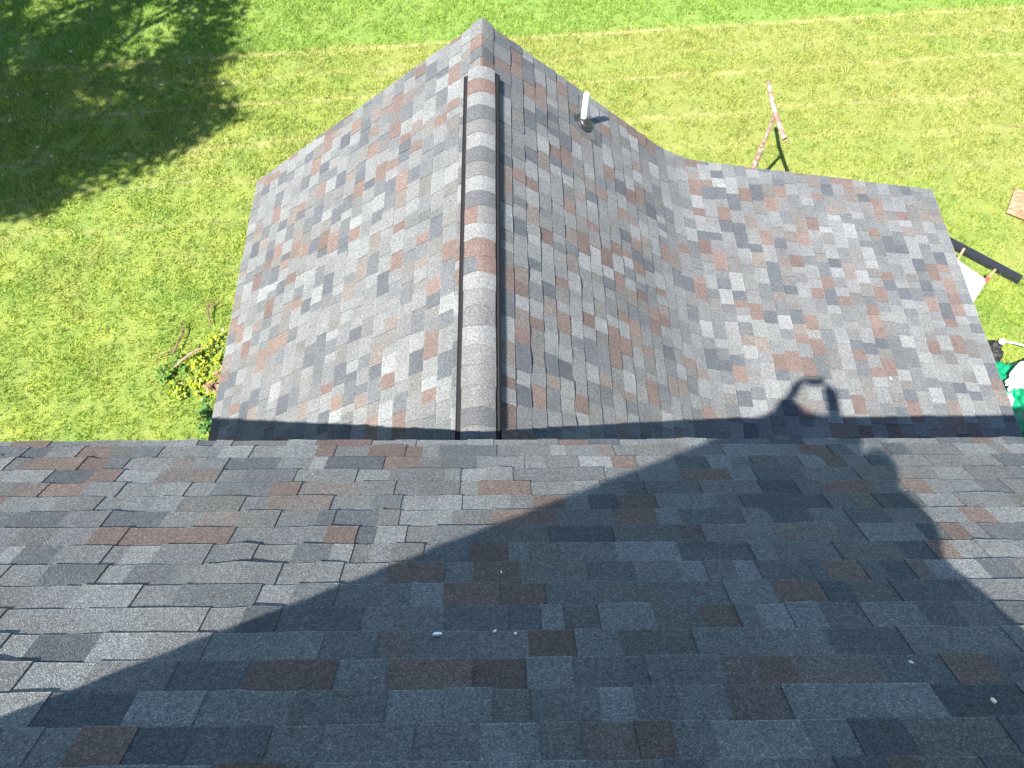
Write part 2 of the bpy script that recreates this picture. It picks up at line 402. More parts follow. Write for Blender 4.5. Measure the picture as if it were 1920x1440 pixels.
# ---- lower wing
PH, PH2 = R(39.1184), R(8.848); WX, WZ = -.1061, H - 4.5733; SB = 2.6248; WY0, WY1 = 1.32, 6.125
def wing_prof(s):
    """signed arc length from the ridge -> x, z, nx, nz (right slope flattens at SB)"""
    if s < 0: return WX + s * math.cos(PH), WZ + s * math.sin(PH), -math.sin(PH), math.cos(PH)
    w = .34
    if s <= SB - w: return WX + s * math.cos(PH), WZ - s * math.sin(PH), math.sin(PH), math.cos(PH)
    x, z = WX + (SB - w) * math.cos(PH), WZ - (SB - w) * math.sin(PH); n = 10; st = min(s, SB + w) - (SB - w)
    for k in range(n):
        q = (k + .5) / n * st; ang = PH + (PH2 - PH) * q / (2 * w); x += math.cos(ang) * st / n; z -= math.sin(ang) * st / n
    ang = PH + (PH2 - PH) * st / (2 * w)
    if s > SB + w: x += (s - SB - w) * math.cos(PH2); z -= (s - SB - w) * math.sin(PH2)
    return x, z, math.sin(ang), math.cos(ang)
def PWl(y, v, h): x, z, nx, nz = wing_prof(-v); return Vector((x + nx * h, y, z + nz * h))
def PWr(y, v, h): x, z, nx, nz = wing_prof(v * (1 - .010 * max(0, y - 1.9) / 4.2)); return Vector((x + nx * h, y, z + nz * h))
EL, ER = 3.2184, 5.7212
lb = [.10] + [.228 + EX * k for k in range(22)]
rb = [.10] + [.3117 + EX * k for k in range(39)]
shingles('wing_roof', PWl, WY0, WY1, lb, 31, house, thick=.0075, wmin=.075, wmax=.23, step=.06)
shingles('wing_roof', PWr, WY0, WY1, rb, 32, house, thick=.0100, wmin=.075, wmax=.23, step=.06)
mb = MB()
def strip(mb, P, ss, h0, h1, y0, y1):
    for a, b_ in zip(ss, ss[1:]):
        mb.quad([P(y0, a, h1), P(y0, b_, h1), P(y1, b_, h1), P(y1, a, h1)]); mb.quad([P(y0, a, h0), P(y1, a, h0), P(y1, b_, h0), P(y0, b_, h0)])
        for y in (y0, y1): mb.quad([P(y, a, h0), P(y, b_, h0), P(y, b_, h1), P(y, a, h1)])
    for s in (ss[0], ss[-1]): mb.quad([P(y0, s, h0), P(y1, s, h0), P(y1, s, h1), P(y0, s, h1)])
strip(mb, PWl, [0.0, EL - .01], -.03, -.003, WY0, WY1 - .012)
strip(mb, PWr, [0.0, SB - .34, SB - .2, SB - .08, SB, SB + .08, SB + .2, SB + .34, ER - .01], -.03, -.003, WY0, WY1 - .012)
mb.build('roof_deck', M_EDGE, house)
# wing walls
def roofz(x, off=-.045):
    if x < WX: return WZ - (WX - x) * math.tan(PH) + off
    lo, hi = 0, 6
    for _ in range(30):
        mdl = (lo + hi) / 2
        if wing_prof(mdl)[0] < x: lo = mdl
        else: hi = mdl
    return wing_prof(lo)[1] + off
mb = MB(); xl, xr = -2.35, 4.70
poly = [(xl, 0), (xr, 0)] + [(x, roofz(x)) for x in (xr, 3.2, 2.3, 2.0, 1.8, 1.0, WX, -1.2, xl)]
mb.prism(poly, 5.86, 5.91)
mb.quad([(xl, 1.3, 0), (xl, 5.86, 0), (xl, 5.86, roofz(xl)), (xl, 1.3, roofz(xl))]); mb.quad([(xr, 1.3, 0), (xr, 5.86, 0), (xr, 5.86, roofz(xr)), (xr, 1.3, roofz(xr))])
mb.build('wall', M_SIDE, house)
for s, P in ((EL - .02, PWl), (ER - .02, PWr)):
    mb = MB(); q = P(0, s, -.04); mb.box((q.x, (WY0 + WY1) / 2, q.z - .07), (.02, WY1 - WY0 - .03, .14)); mb.build('fascia', M_FASCIA, house)
# rake boards of the wing
mb = MB()
for P, ss in ((PWl, [0, EL - .02]), (PWr, [0, SB - .34, SB - .15, SB, SB + .15, SB + .34, ER - .02])):
    for a, b_ in zip(ss, ss[1:]):
        q = [P(y, v, h) for v in (a, b_) for y in (WY1 - .035, WY1 - .015) for h in (-.17, -.032)]
        for i in ((0, 1, 3, 2), (4, 6, 7, 5), (0, 4, 5, 1), (2, 3, 7, 6), (0, 2, 6, 4), (1, 5, 7, 3)): mb.quad([q[k] for k in i])
mb.build('rake_board', M_FASCIA, house)

# ridge vent (black, ribbed) and the cap shingles over it
VY0, VY1 = 2.085, 5.46; VH = .126
vent = empty('ridge_vent', (WX, VY0, WZ)); vent.parent = house; vent['label'] = 'black ribbed ridge vent with curved cap shingles over it'
def vtop(x):      # shape of the vent top across the ridge
    t = abs(x) / .135; return .020 - .062 * t ** 1.7
mb = MB(); n = 12
for k in range(n):
    a = -VH + 2 * VH * k / n; b_ = -VH + 2 * VH * (k + 1) / n
    for y0, y1 in ((VY0 + .01, VY1),):
        mb.quad([(WX + a, y0, WZ + vtop(a) - .006), (WX + b_, y0, WZ + vtop(b_) - .006), (WX + b_, y1, WZ + vtop(b_) - .006), (WX + a, y1, WZ + vtop(a) - .006)])
core = mb.build('vent_top', M_PURP, house)
mb = MB()
for sgn in (-1, 1):
    xo = WX + sgn * (VH + .002); zt = WZ + vtop(VH) - .006; zb2 = WZ - VH * math.tan(PH) - .002
    mb.box((xo - sgn * .012, (VY0 + VY1) / 2, (zt + zb2) / 2), (.010, VY1 - VY0, zt - zb2))
    mb.box((xo + sgn * .004, (VY0 + VY1) / 2, zb2 + .004), (.040, VY1 - VY0, .008))
    mb.box((xo + sgn * .004, (VY0 + VY1) / 2, zt - .002), (.012, VY1 - VY0, .006))
    y = VY0 + .01
    while y < VY1: mb.box((xo + sgn * .007, y, (zt + zb2) / 2 + .000), (.028, .0065, zt - zb2 - .006)); y += .021
edge = mb.build('vent_louvre', M_PURP, house)
mb = MB()    # the cap shingles, near to far; tones follow the photograph's bands
CAPY = [2.075, 2.17, 2.30, 2.46, 2.62, 2.77, 2.93, 3.09, 3.235, 3.38, 3.52, 3.68, 3.83, 3.99, 4.14, 4.29, 4.44, 4.59, 4.745, 4.895, 5.05, 5.205, 5.36, 5.50, 5.64, 5.78, 5.93, 6.13]
G_, LG, MG, DG, BR, BL = (.115, .115, .112), (.141, .145, .143), (.102, .103, .101), (.070, .074, .077), (.112, .079, .067), (.1, .076, .066)
CT = [MG, DG, G_, G_, G_, LG, MG, G_, LG, (DG, BR), BR, LG, (BR, G_), DG, LG, MG, DG, LG, MG, (DG), LG, BR, LG, (G_, BR), DG, (BR, MG), G_, LG]
CT = CT[:len(CAPY) - 1]
rnd = random.Random(4)
for i, (y0, y1) in enumerate(zip(CAPY, CAPY[1:])):
    on_vent = y0 < VY1 - .05; half = (.115 if y0 < VY1 - .05 else .102) + rnd.uniform(-.003, .003); cols = CT[i]
    if not isinstance(cols[0], tuple): cols = (cols, cols)
    ns = 14; sp = rnd.uniform(-.3, .3)
    def zc(x, y, ov=on_vent, hf=half):
        t = abs(x) / .130
        if ov: return WZ + .022 - .058 * t ** 1.75
        return WZ + .012 - .112 * t ** 1.2
    y1b = y1 + .012
    for k in range(ns):
        a = -half + 2 * half * k / ns; b_ = -half + 2 * half * (k + 1) / ns
        cc = cols[0] if a < sp * half else cols[1]
        j0 = .004 * math.sin(i * 3 + a * 30)
        n0, n1 = [(WX + q, y0 + .004 * math.sin(i * 3 + q * 30), zc(q, y0) + .0105) for q in (a, b_)]
        f0, f1 = [(WX + q, y1b, zc(q, y1) + .002) for q in (a, b_)]
        mb.quad([n0, n1, f1, f0], cc)
        m0, m1 = [(p[0], p[1], p[2] - .0085) for p in (n0, n1)]
        mb.quad([m0, m1, n1, n0], cc)
    for q in (-half, half):
        p0 = (WX + q, y0, zc(q, y0) + .0105); p1 = (WX + q, y1b, zc(q, y1) + .002); mb.quad([p0, p1, (p1[0], p1[1], p1[2] - .007), (p0[0], p0[1], p0[2] - .007)], cols[0])
caps = mb.build('ridge_cap', M_SH, house, color=True)
for o in (core, edge, caps):
    local(o, vent)

# plumbing pipe
PB_ = Vector((0.8358, 5.6768, 4.0607))
vp = empty('vent_pipe', PB_); vp.parent = house; vp['label'] = 'white plastic plumbing pipe in a black rubber boot'
mb = MB(); rp = .028
mb.tube([(0, 0, -.05), (0, 0, .335), (0, 0, .352), (0, 0, .36)], [rp, rp, rp * .97, rp * .86], 24, cap=False)
mb.tube([(0, 0, .36), (0, 0, .2)], [rp * .80, rp * .80], 24, cap=True)
def place(o):
    o.parent = vp; return o
pipe = place(mb.build('pipe', M_PVC, smooth=True))
nR = Vector((math.sin(PH), 0, math.cos(PH))); dR = Vector((math.cos(PH), 0, -math.sin(PH))); dY = Vector((0, 1, 0))
mb = MB(); rings = [(.125, .004), (.123, .012), (.095, .016), (.092, .030), (.075, .034), (.070, .046), (.05, .052), (.034, .075), (.0285, .085)]
sg = 28; rr = []
for k, (ra, h) in enumerate(rings):
    c0 = nR * h; w = k / (len(rings) - 1)
    ring = []
    for j in range(sg):
        a = j * 2 * math.pi / sg; p = c0 + (dR * math.cos(a) + dY * math.sin(a)) * ra
        if w > .7: p = Vector((math.cos(a) * ra, math.sin(a) * ra, h * 1.05)) * (w) + p * (1 - w)
        ring.append(p)
    rr.append(ring)
for a, b_ in zip(rr, rr[1:]):
    for j in range(sg): mb.quad([a[j], a[(j + 1) % sg], b_[(j + 1) % sg], b_[j]])
place(mb.build('rubber_boot', M_RUB, smooth=False))
mb = MB()
q = [dR * x + dY * y + nR * h for x in (-.10, .14) for y in (-.14, .10) for h in (.011, .0145)]
for i in ((0, 1, 3, 2), (4, 6, 7, 5), (0, 4, 5, 1), (2, 3, 7, 6), (0, 2, 6, 4), (1, 5, 7, 3)): mb.quad([q[k] for k in i])
place(mb.build('flashing', M_GAL))

# ------------------------------------------------------------ weathered T pole
def rust():
    m, nt, b = newmat('peeling_red_and_white_paint')
    g = N(nt, 'ShaderNodeNewGeometry').outputs['Position']
    n1 = noise(nt, g, 13, 5, .7); n2 = noise(nt, g, 30, 4, .7)
    c = mixc(nt, ramp(nt, n1, [(.46, 0), (.54, 1)]), (.22, .10, .072), (.34, .27, .23))
    c = mixc(nt, ramp(nt, n2, [(.62, 0), (.66, .8)]), c, (.10, .04, .03))
    nt.links.new(c, b.inputs['Base Color']); b.inputs['Roughness'].default_value = .75; bump(nt, b, n1, .5, .004); return m
M_RUST = rust()
tp = empty('clothesline_pole', (3.87, 8.40, 0), 'tall rusty clothesline T pole with peeling red and white paint standing on the lawn', 'pole')
mb = MB()
mb.tube([(0, 0, -.1), (0, 0, .78)], [.043, .041], 18); mb.tube([(0, 0, .78), (.004, 0, .83), (.0, 0, 1.05)], [.041, .038, .036], 18)
post = mb.build('post', M_RUST, tp, smooth=False)
mb = MB(); mb.tube([(0, 0, 1.05), (0, 0, 1.69)], [.027, .026], 18); mb.tube([(0, 0, 1.045), (0, 0, 1.08)], [.038, .038], 18); mb.build('upper_post', M_RUST, tp)
mb = MB(); mb.tube([(.018, .62, 1.70), (.0, .2, 1.695), (.03, -.20, 1.69), (.058, -.47, 1.69)], [.030, .031, .031, .032], 18, cap=False)
mb.tube([(.018, .62, 1.70), (.0, .2, 1.695), (.03, -.20, 1.69), (.058, -.47, 1.69)], [.026, .027, .027, .028], 18, cap=False)
mb.build('crossarm', M_RUST, tp)
# ------------------------------------------------------------ board, downspout, barrow
def osb():
    m, nt, b = newmat('strand_board')
    g = N(nt, 'ShaderNodeNewGeometry').outputs['Position']
    mp = N(nt, 'ShaderNodeMapping'); mp.inputs['Rotation'].default_value = (0, 0, .5); mp.inputs['Scale'].default_value = (9, 30, 9); nt.links.new(g, mp.inputs[0])
    n1 = noise(nt, mp.outputs[0], 1.0, 4, .65)
    c = ramp(nt, n1, [(.32, (.13, .06, .03)), (.47, (.25, .13, .07)), (.6, (.36, .21, .12)), (.75, (.46, .32, .20))])
    nt.links.new(c, b.inputs['Base Color']); b.inputs['Roughness'].default_value = .7; return m
mb = MB(); an = math.atan2(.857, .515)
mb.box((0, 0, .0), (.58, 1.25, .012), Matrix.Rotation(an, 3, 'Z'))
o = mb.build('wood_panel', osb()); o.location = (8.11 + .857 * .62, 8.33 - .515 * .62, .055)
tag(o, 'light brown strand board sheet lying on the grass at the right edge', 'board')
mb = MB(); ax = Vector((.86, -.70, 0)).normalized(); an2 = math.atan2(ax.y, ax.x)
Rm = Matrix.Rotation(an2, 3, 'Z')
mb.box((0, 0, .04), (1.75, .125, .075), Rm)
for k in range(8): mb.box(ax * (-.8 + k * .225) + Vector((0, 0, .0785)), (.012, .118, .006), Rm)
for s in (-1, 1): mb.box(Rm @ Vector((0, s * .05, .082)), (1.74, .01, .006), Rm)
o = mb.build('downspout', plain('black_metal', (.018, .020, .024), .35, .15)); c = Vector((7.75, 6.80, 0)) - ax * .87; o.location = (c.x, c.y, .02)
tag(o, 'long black metal downspout lying in the grass by the roof corner', 'downspout')

wb = empty('wheelbarrow', (6.45, 6.50, 0), 'white wheelbarrow with bare wooden handles half hidden under the roof edge', 'wheelbarrow')
e1 = Vector((.30, -.33, 0)).normalized()      # along the back edge
e2 = Vector((-.68, -.73, 0)).normalized()     # from the handles towards the wheel
org = Vector((6.74, 6.635, 0)) - Vector((6.45, 6.50, 0))    # middle of the back edge, relative
def wl(a, b_, z): p = org + e1 * a + e2 * b_; return Vector((p.x, p.y, z))
mb = MB()
top = [wl(-.25, 0, .50), wl(.23, 0, .50), wl(.28, .85, .56), wl(-.30, .85, .56)]; bot = [wl(-.16, .10, .36), wl(.16, .10, .36), wl(.16, .62, .30), wl(-.16, .62, .30)]
mb.quad(bot)
for i in range(4): mb.quad([top[i], top[(i + 1) % 4], bot[(i + 1) % 4], bot[i]])
o = mb.build('tray', M_CLOTH, wb); sm = o.modifiers.new('th', 'SOLIDIFY'); sm.thickness = .01
mb = MB(); mb.tube(top + [top[0]], .012, 8); mb.build('rim', M_CLOTH, wb)
mb = MB(); 
mb.quad([wl(-.235, .03, .494), wl(.215, .03, .494), wl(.25, .8, .545), wl(-.27, .8, .545)]); o = mb.build('load', M_CLOTH, wb)
sm = o.modifiers.new('th', 'SOLIDIFY'); sm.thickness = .02; sm.offset = -1
for s in (-1, 1):
    mb = MB(); q0 = wl(s * .25 - .01, -.24, .53); q1 = wl(s * .23, .0, .47); q2 = wl(s * .13, .8, .33)
    d1 = (q1 - q0); mb.tube([q0, q1, q2], [.017, .021, .02], 8); mb.build('handle', M_WOOD, wb)
    mb = MB(); mb.tube([wl(s * .2, .12, .42), wl(s * .2, .22, .0)], .014, 8); mb.build('leg', M_BLACK, wb)
mb = MB(); mb.box(wl(.235, -.02, .50), (.10, .05, .03), Matrix.Rotation(.7, 3, 'Z')); mb.build('bracket', M_RED, wb)
mb = MB(); c = wl(0, .98, .19); pts = []
for k in range(25): a = k * 2 * math.pi / 24; pts.append(c + e2 * math.cos(a) * .15 + Vector((0, 0, math.sin(a) * .15)))
mb.tube(pts, .04, 10, cap=False); whl = mb.build('wheel', M_RUB, wb, smooth=True)
mb = MB(); mb.tube([c - e1 * .05, c + e1 * .05], .09, 16); mb.build('rim', M_WHITE, whl)

# ------------------------------------------------------------ heap at the right: green tarp, white sheet, black bag, pole
def blob(name, mat, c, rx, ry, rz, seed, amp=.25, sub=5, rot=0, flat=0.0, freq=3.0):
    bm = bmesh.new(); bmesh.ops.create_icosphere(bm, subdivisions=sub, radius=1)
    from mathutils import noise as mn
    for v in bm.verts:
        p = v.co.copy(); d = mn.fractal(p * freq + Vector((seed, seed * 2, 0)), 1.0, 2.0, 4) * amp
        ridge = abs(mn.noise(p * freq * .8 + Vector((0, seed, 3)))) * amp
        v.co = p * (1 + d - ridge)
        v.co = Vector((v.co.x * rx, v.co.y * ry, v.co.z * rz))
        if v.co.z < flat: v.co.z = flat
    bmesh.ops.rotate(bm, verts=bm.verts, matrix=Matrix.Rotation(rot, 3, 'Z'))
    me = bpy.data.meshes.new(name); bm.to_mesh(me); bm.free(); me.materials.append(mat)
    me.polygons.foreach_set('use_smooth', [True] * len(me.polygons))
    o = bpy.data.objects.new(name, me); COL.objects.link(o); o.location = c; return o
o = blob('tarp', M_GREEN, (7.10, 4.62, 0), .50, .78, .50, 3, .20, 6, .15, 0, 2.4)
tag(o, 'crumpled bright green tarp heaped on the lawn beside the wing roof', 'tarp')
o = blob('plastic_sheet', M_CLOTH, (7.02, 5.0, .46), .38, .13, .14, 9, .36, 5, .62, -.05, 2.2)
tag(o, 'white plastic sheet bunched on top of the green tarp', 'sheet')
o = blob('bag', M_BAG, (6.88, 5.52, 0), .16, .20, .28, 5, .22, 5, .2, 0, 2.2)
tag(o, 'black plastic bag standing behind the green tarp', 'bag')
o = blob('tub', M_BLUE, (6.72, 4.66, .30), .09, .11, .12, 7, .2, 4, .3, -.05, 2.0)
tag(o, 'pale blue plastic scrap under the white sheet', 'scrap')
mb = MB(); mb.tube([(0, 0, .1), (.09, -.03, .13), (.55, -.20, .16)], [.010, .012, .012], 12)
o = mb.build('staff', M_WHITE); o.location = (7.15, 5.70, 0)
tag(o, 'white rod with a round ball end lying above the grass by the tarp', 'rod')
bm = bmesh.new(); bmesh.ops.create_uvsphere(bm, u_segments=20, v_segments=14, radius=.045)
me = bpy.data.meshes.new('knob'); bm.to_mesh(me); bm.free(); me.materials.append(plain('pink_white', (.75, .66, .66), .5, .1)); me.polygons.foreach_set('use_smooth', [True] * len(me.polygons))
k = bpy.data.objects.new('knob', me); COL.objects.link(k); k.parent = o; k.location = (-.03, .01, .1)

# ------------------------------------------------------------ twigs, weeds and log at the left of the wing
def twig(loc, sticks, label, name='twig', mat=M_TWIG):
    mb = MB()
    for pts, rad in sticks: mb.tube(pts, rad, 7)
    o = mb.build(name, mat); o.location = loc; tag(o, label, 'twig' if name == 'twig' else 'log'); return o
twig((-3.99, 6.22, .05), [([(.06, .18, .05), (-.02, .10, .05), (-.03, .0, .06), (.0, -.12, .02), (.05, -.22, .0)], [.006, .012, .014, .011, .006]),
     ([(-.03, .02, .06), (.07, .09, .08), (.18, .13, .06)], [.009, .007, .004]), ([(-.03, .05, .05), (-.06, .14, .06), (-.03, .22, .05)], [.009, .007, .004])],
     'forked brown twig lying alone on the grass beside the wing')
twig((-4.33, 5.72, .05), [([(.05, .30, .03), (.02, .1, .05), (-.02, -.1, .05), (-.08, -.28, .02)], [.006, .011, .013, .008]), ([(.03, .12, .05), (-.01, .25, .08), (.0, .34, .05)], [.01, .009, .005]),
     ([(-.02, -.1, .05), (-.16, -.2, .05), (-.28, -.24, .03)], [.009, .008, .004])], 'thin branched brown twig lying just above the green weeds')
twig((-4.12, 5.42, .13), [([(-.16, -.15, .04), (-.06, -.05, .07), (.06, .05, .09), (.18, .13, .08)], [.013, .018, .018, .011])], 'short bare log lying in the weeds by the wing', 'log', plain('pale_log', (.27, .18, .12), .8, .3, 20))
def plant(name, loc, n, rad, hgt, size, mat, label, seed, stem=True):
    rnd = random.Random(seed); root = empty(name, loc, label, 'plant'); mb = MB(); st = MB(); rv = []
    for k in range(int(n / 14) + 1):
        a = rnd.uniform(0, 6.28); rr_ = rad * math.sqrt(rnd.random()); tip = Vector((math.cos(a) * rr_, math.sin(a) * rr_, hgt * rnd.uniform(.5, 1.1)))
        st.tube([Vector((tip.x * .3, tip.y * .3, 0)), tip * .6 + Vector((0, 0, .02)), tip], [.004, .003, .002], 5)
        for j in range(14):
            t = rnd.uniform(.35, 1.08); b0 = Vector((tip.x * (.3 + .7 * t), tip.y * (.3 + .7 * t), tip.z * t)); ang = rnd.uniform(0, 6.28); L = size * rnd.uniform(.6, 1.3)
            d = Vector((math.cos(ang), math.sin(ang), rnd.uniform(-.3, .5))).normalized(); w = d.cross(Vector((rnd.uniform(-.3, .3), rnd.uniform(-.3, .3), 1))).normalized() * L * .28
            mb.quad([b0, b0 + d * L * .45 + w, b0 + d * L, b0 + d * L * .45 - w]); rv.append(rnd.random())
    o = mb.build('foliage', mat, root); at = o.data.attributes.new('rnd', 'FLOAT', 'FACE'); at.data.foreach_set('value', rv)
    st.build('stem', M_DLEAF if stem else M_TWIG, root); return root
plant('yellow_shrub', (-3.84, 5.44, 0), 520, .42, .16, .05, M_YLEAF, 'bright yellow leafed weed patch against the wing side', 1)
plant('yellow_shrub', (-4.02, 5.02, 0), 320, .32, .12, .05, M_YLEAF, 'smaller yellow green weed clump between the log and the main roof', 2)
plant('green_weed', (-4.38, 5.25, 0), 330, .28, .14, .05, M_GLEAF, 'bright green weed clump at the left end of the log', 3)
plant('green_weed', (-3.56, 4.48, 0), 500, .28, .35, .06, M_DLEAF, 'dark green weed clump added to stand for a shadow in the corner of the two roofs', 4)  # added dark plant in place of a small ground shadow
plant('dead_weed', (-3.62, 5.02, 0), 260, .20, .25, .06, leaf_mat('dead_leaf', (.12, .06, .03), (.32, .2, .12)), 'brown dried weed hugging the wing wall', 5)

# small bits on the roofs
def chip(loc, sx, sy, rot, nrm, mat, label, seed):
    rnd = random.Random(seed); mb = MB(); n = 9; ring = []
    for k in range(n):
        a = k * 6.283 / n; q = rnd.uniform(.65, 1.2); ring.append((math.cos(a) * sx * q, math.sin(a) * sy * q))
    mb.quad([(x, y, .003 + rnd.uniform(0, .003)) for x, y in ring]); mb.quad([(x, y, 0) for x, y in ring][::-1])
    for k in range(n): x0, y0 = ring[k]; x1, y1 = ring[(k + 1) % n]; mb.quad([(x0, y0, 0), (x1, y1, 0), (x1, y1, .003), (x0, y0, .003)])
    o = mb.build('paint_chip', mat); q = nrm.to_track_quat('Z', 'Y'); o.rotation_euler = (q @ Matrix.Rotation(rot, 3, 'Z').to_quaternion()).to_euler(); o.location = Vector(loc) + nrm * .010
    tag(o, label, 'chip', 'pale chips and flecks lying on the roofs'); return o
M_CHIP = plain('pale_chip', (.92, .90, .86), .6, .03); M_TCHIP = plain('cream_chip', (.80, .72, .50), .6, .05)
chip((-.1937, .516, 6.672), .019, .0065, 0, nM, M_CHIP, 'largest white chip, flat and ragged, low on the shaded main roof', 1)
chip((1.4867, .263, 6.903), .006, .013, .2, nM, M_TCHIP, 'cream chip at the lower right of the shaded main roof', 2)
chip((1.3267, .394, 6.783), .009, .0035, -.6, nM, M_CHIP, 'slim white fleck right of centre on the shaded main roof', 3)
chip((.024, .789, 6.422), .003, .007, .2, nM, M_CHIP, 'small white fleck midway up the shaded main roof', 4)
chip((.0674, .5155, 6.673), .004, .006, .3, nM, M_CHIP, 'small white fleck just right of the largest chip', 5)
chip((.0, .525, 6.664), .007, .004, .5, nM, M_CHIP, 'small pale fleck between the largest chip and the next one', 6)
chip((-2.52, 1.60, 5.68), .012, .005, -.5, nM, M_CHIP, 'white fleck at the far left of the sunlit main roof eave', 7)
qx = PWr(0, 4.23, 0)
chip((3.72, 3.53, PWr(0, 3.9, 0).z + .006), .011, .009, 0, Vector((math.sin(PH2), 0, math.cos(PH2))), M_CHIP, 'white dot on the low slope of the wing roof', 8)

# fallen leaves in the tree shade
rnd = random.Random(8); mb = MB()
mb.quad([(-.035, 0, 0), (0, -.018, .006), (.04, 0, .012), (0, .018, .006)])
leaf0 = mb.build('fallen_leaf', plain('pale_fallen_leaf', (.42, .38, .22), .6, .15))
for i in range(46):
    o = leaf0 if i == 0 else leaf0.copy()
    if i: COL.objects.link(o)
    o.location = (rnd.uniform(-9.2, -4.3), rnd.uniform(8.6, 13.2), .055); o.rotation_euler = (rnd.uniform(-.5, .5), rnd.uniform(-.5, .5), rnd.uniform(0, 6.28)); s = rnd.uniform(.6, 1.3); o.scale = (s, s, s)
    tag(o, 'pale fallen leaf lying on the shaded grass under the tree', 'leaf', 'pale fallen leaves scattered in the tree shade')

# ------------------------------------------------------------ tree (out of frame at the left; its shade falls on the lawn)
TX, TY = -9.7, 8.85
tree = empty('unseen_shade_tree', (TX, TY, 0), 'unseen large leafy tree, its crown clipped to shade the upper left of the lawn', 'tree')
rnd = random.Random(21); mb = MB(); tips = []
LY = [7.5, 7.9, 8.4, 8.9, 9.5, 9.85, 10.1, 10.4, 10.7, 11.1, 11.5, 11.9, 12.4, 13.0, 13.6]; LX = [-9, -7.0, -6.1, -5.2, -4.75, -4.5, -3.75, -4.25, -3.95, -4.75, -4.4, -4.15, -4.5, -3.95, -4.4]
def shade_over(p): return (p.x + TX + .4676 * p.z) - float(np.interp(p.y + TY + .5393 * p.z, LY, LX))
def branch(p, d, L, rad, dep):
    pts = [p]; q = p.copy(); dd = d.copy()
    for k in range(4):
        dd = (dd + Vector((rnd.uniform(-.25, .25), rnd.uniform(-.25, .25), rnd.uniform(-.1, .2)))).normalized(); q = q + dd * L / 4; pts.append(q.copy())
    if max(shade_over(p_) for p_ in pts) > -.15: return
    mb.tube(pts, [rad * (1 - .12 * k) for k in range(5)], 8)
    if dep == 0: tips.extend(pts[2:]); return
    for k in range(4 if dep > 1 else 4):
        nd = (dd + Vector((rnd.uniform(-1, 1), rnd.uniform(-1, 1), rnd.uniform(-.35, .7)))).normalized(); branch(pts[rnd.choice([2, 3, 4])], nd, L * rnd.uniform(.6, .8), rad * .55, dep - 1)
mb.tube([(0, 0, -.1), (.05, 0, .8), (.0, .1, 2.2), (.1, .05, 3.4)], [.36, .27, .24, .2], 14)
for k in range(7):
    a = k * .9; branch(Vector((.05, .05, 2.4 + k * .2)), Vector((math.cos(a), math.sin(a), (.75))).normalized(), 3.2, .12, 3)
mb.build('unseen_trunk', M_BARK, tree)
tips = [t for t in tips if t.z > 2.6]
rgn = np.random.default_rng(3); T = np.array([tuple(t) for t in tips]); nl = 66
ce = np.repeat(T, nl, 0) + rgn.normal(0, .30, (len(T) * nl, 3))
sx_ = ce[:, 0] + TX + .4676 * ce[:, 2]; sy_ = ce[:, 1] + TY + .5393 * ce[:, 2]       # leaves clipped so the crown throws a set shade outline
lim = np.interp(sy_, LY, LX)
ce = ce[sx_ < lim + rgn.normal(0, .07, len(ce)) + .10 * np.sin(sy_ * 17 + 2 * np.sin(ce[:, 2] * 3))]
n = len(ce); a = rgn.normal(0, 1, (n, 3)); a /= np.linalg.norm(a, axis=1)[:, None]; b2 = np.cross(a, rgn.normal(0, 1, (n, 3))); b2 /= np.linalg.norm(b2, axis=1)[:, None]
sz = rgn.uniform(.045, .09, n)[:, None]
V = np.stack([ce - a * sz, ce + b2 * sz * .6, ce + a * sz, ce - b2 * sz * .6], 1).reshape(-1, 3)
me = bpy.data.meshes.new('crown'); me.vertices.add(len(V)); me.vertices.foreach_set('co', V.astype(np.float32).ravel()); me.loops.add(len(V)); me.loops.foreach_set('vertex_index', np.arange(len(V), dtype=np.int32))
me.polygons.add(n); me.polygons.foreach_set('loop_start', np.arange(0, 4 * n, 4, dtype=np.int32)); me.polygons.foreach_set('loop_total', np.full(n, 4, np.int32))
at = me.attributes.new('rnd', 'FLOAT', 'FACE'); at.data.foreach_set('value', rgn.uniform(0, 1, n).astype(np.float32)); me.materials.append(M_LEAF); me.update(calc_edges=True)
o = bpy.data.objects.new('crown', me); COL.objects.link(o); o.parent = tree
print('tree leaves', n, 'extent', T.min(0), T.max(0))

# ------------------------------------------------------------ the photographer, lying over the gable ridge behind the lens
def skin(name, joints, edges, mat, parent, sub=2, root=0):
    me = bpy.data.meshes.new(name); me.from_pydata([j[0] for j in joints], edges, []); me.materials.append(mat)
    o = bpy.data.objects.new(name, me); COL.objects.link(o); o.parent = parent
    md = o.modifiers.new('skin', 'SKIN'); md.use_smooth_shade = True
    for i, j in enumerate(joints):
        rr_ = j[1]; me.skin_vertices[0].data[i].radius = (rr_, rr_) if not hasattr(rr_, '__len__') else rr_; me.skin_vertices[0].data[i].use_root = (i == root)
    s = o.modifiers.new('sub', 'SUBSURF'); s.levels = sub; s.render_levels = sub; return o
M_SKIN = plain('skin', (.50, .30, .21), .5, .05); M_SHIRT = plain('grey_shirt', (.16, .17, .19), .85, .1); M_JEAN = plain('jeans', (.05, .07, .12), .85, .15); M_HAIR = plain('hair', (.05, .035, .025), .7, .2)
man = empty('person', (0, 0, H), 'person in grey shirt and jeans lying over the gable ridge and holding out a phone', 'person')
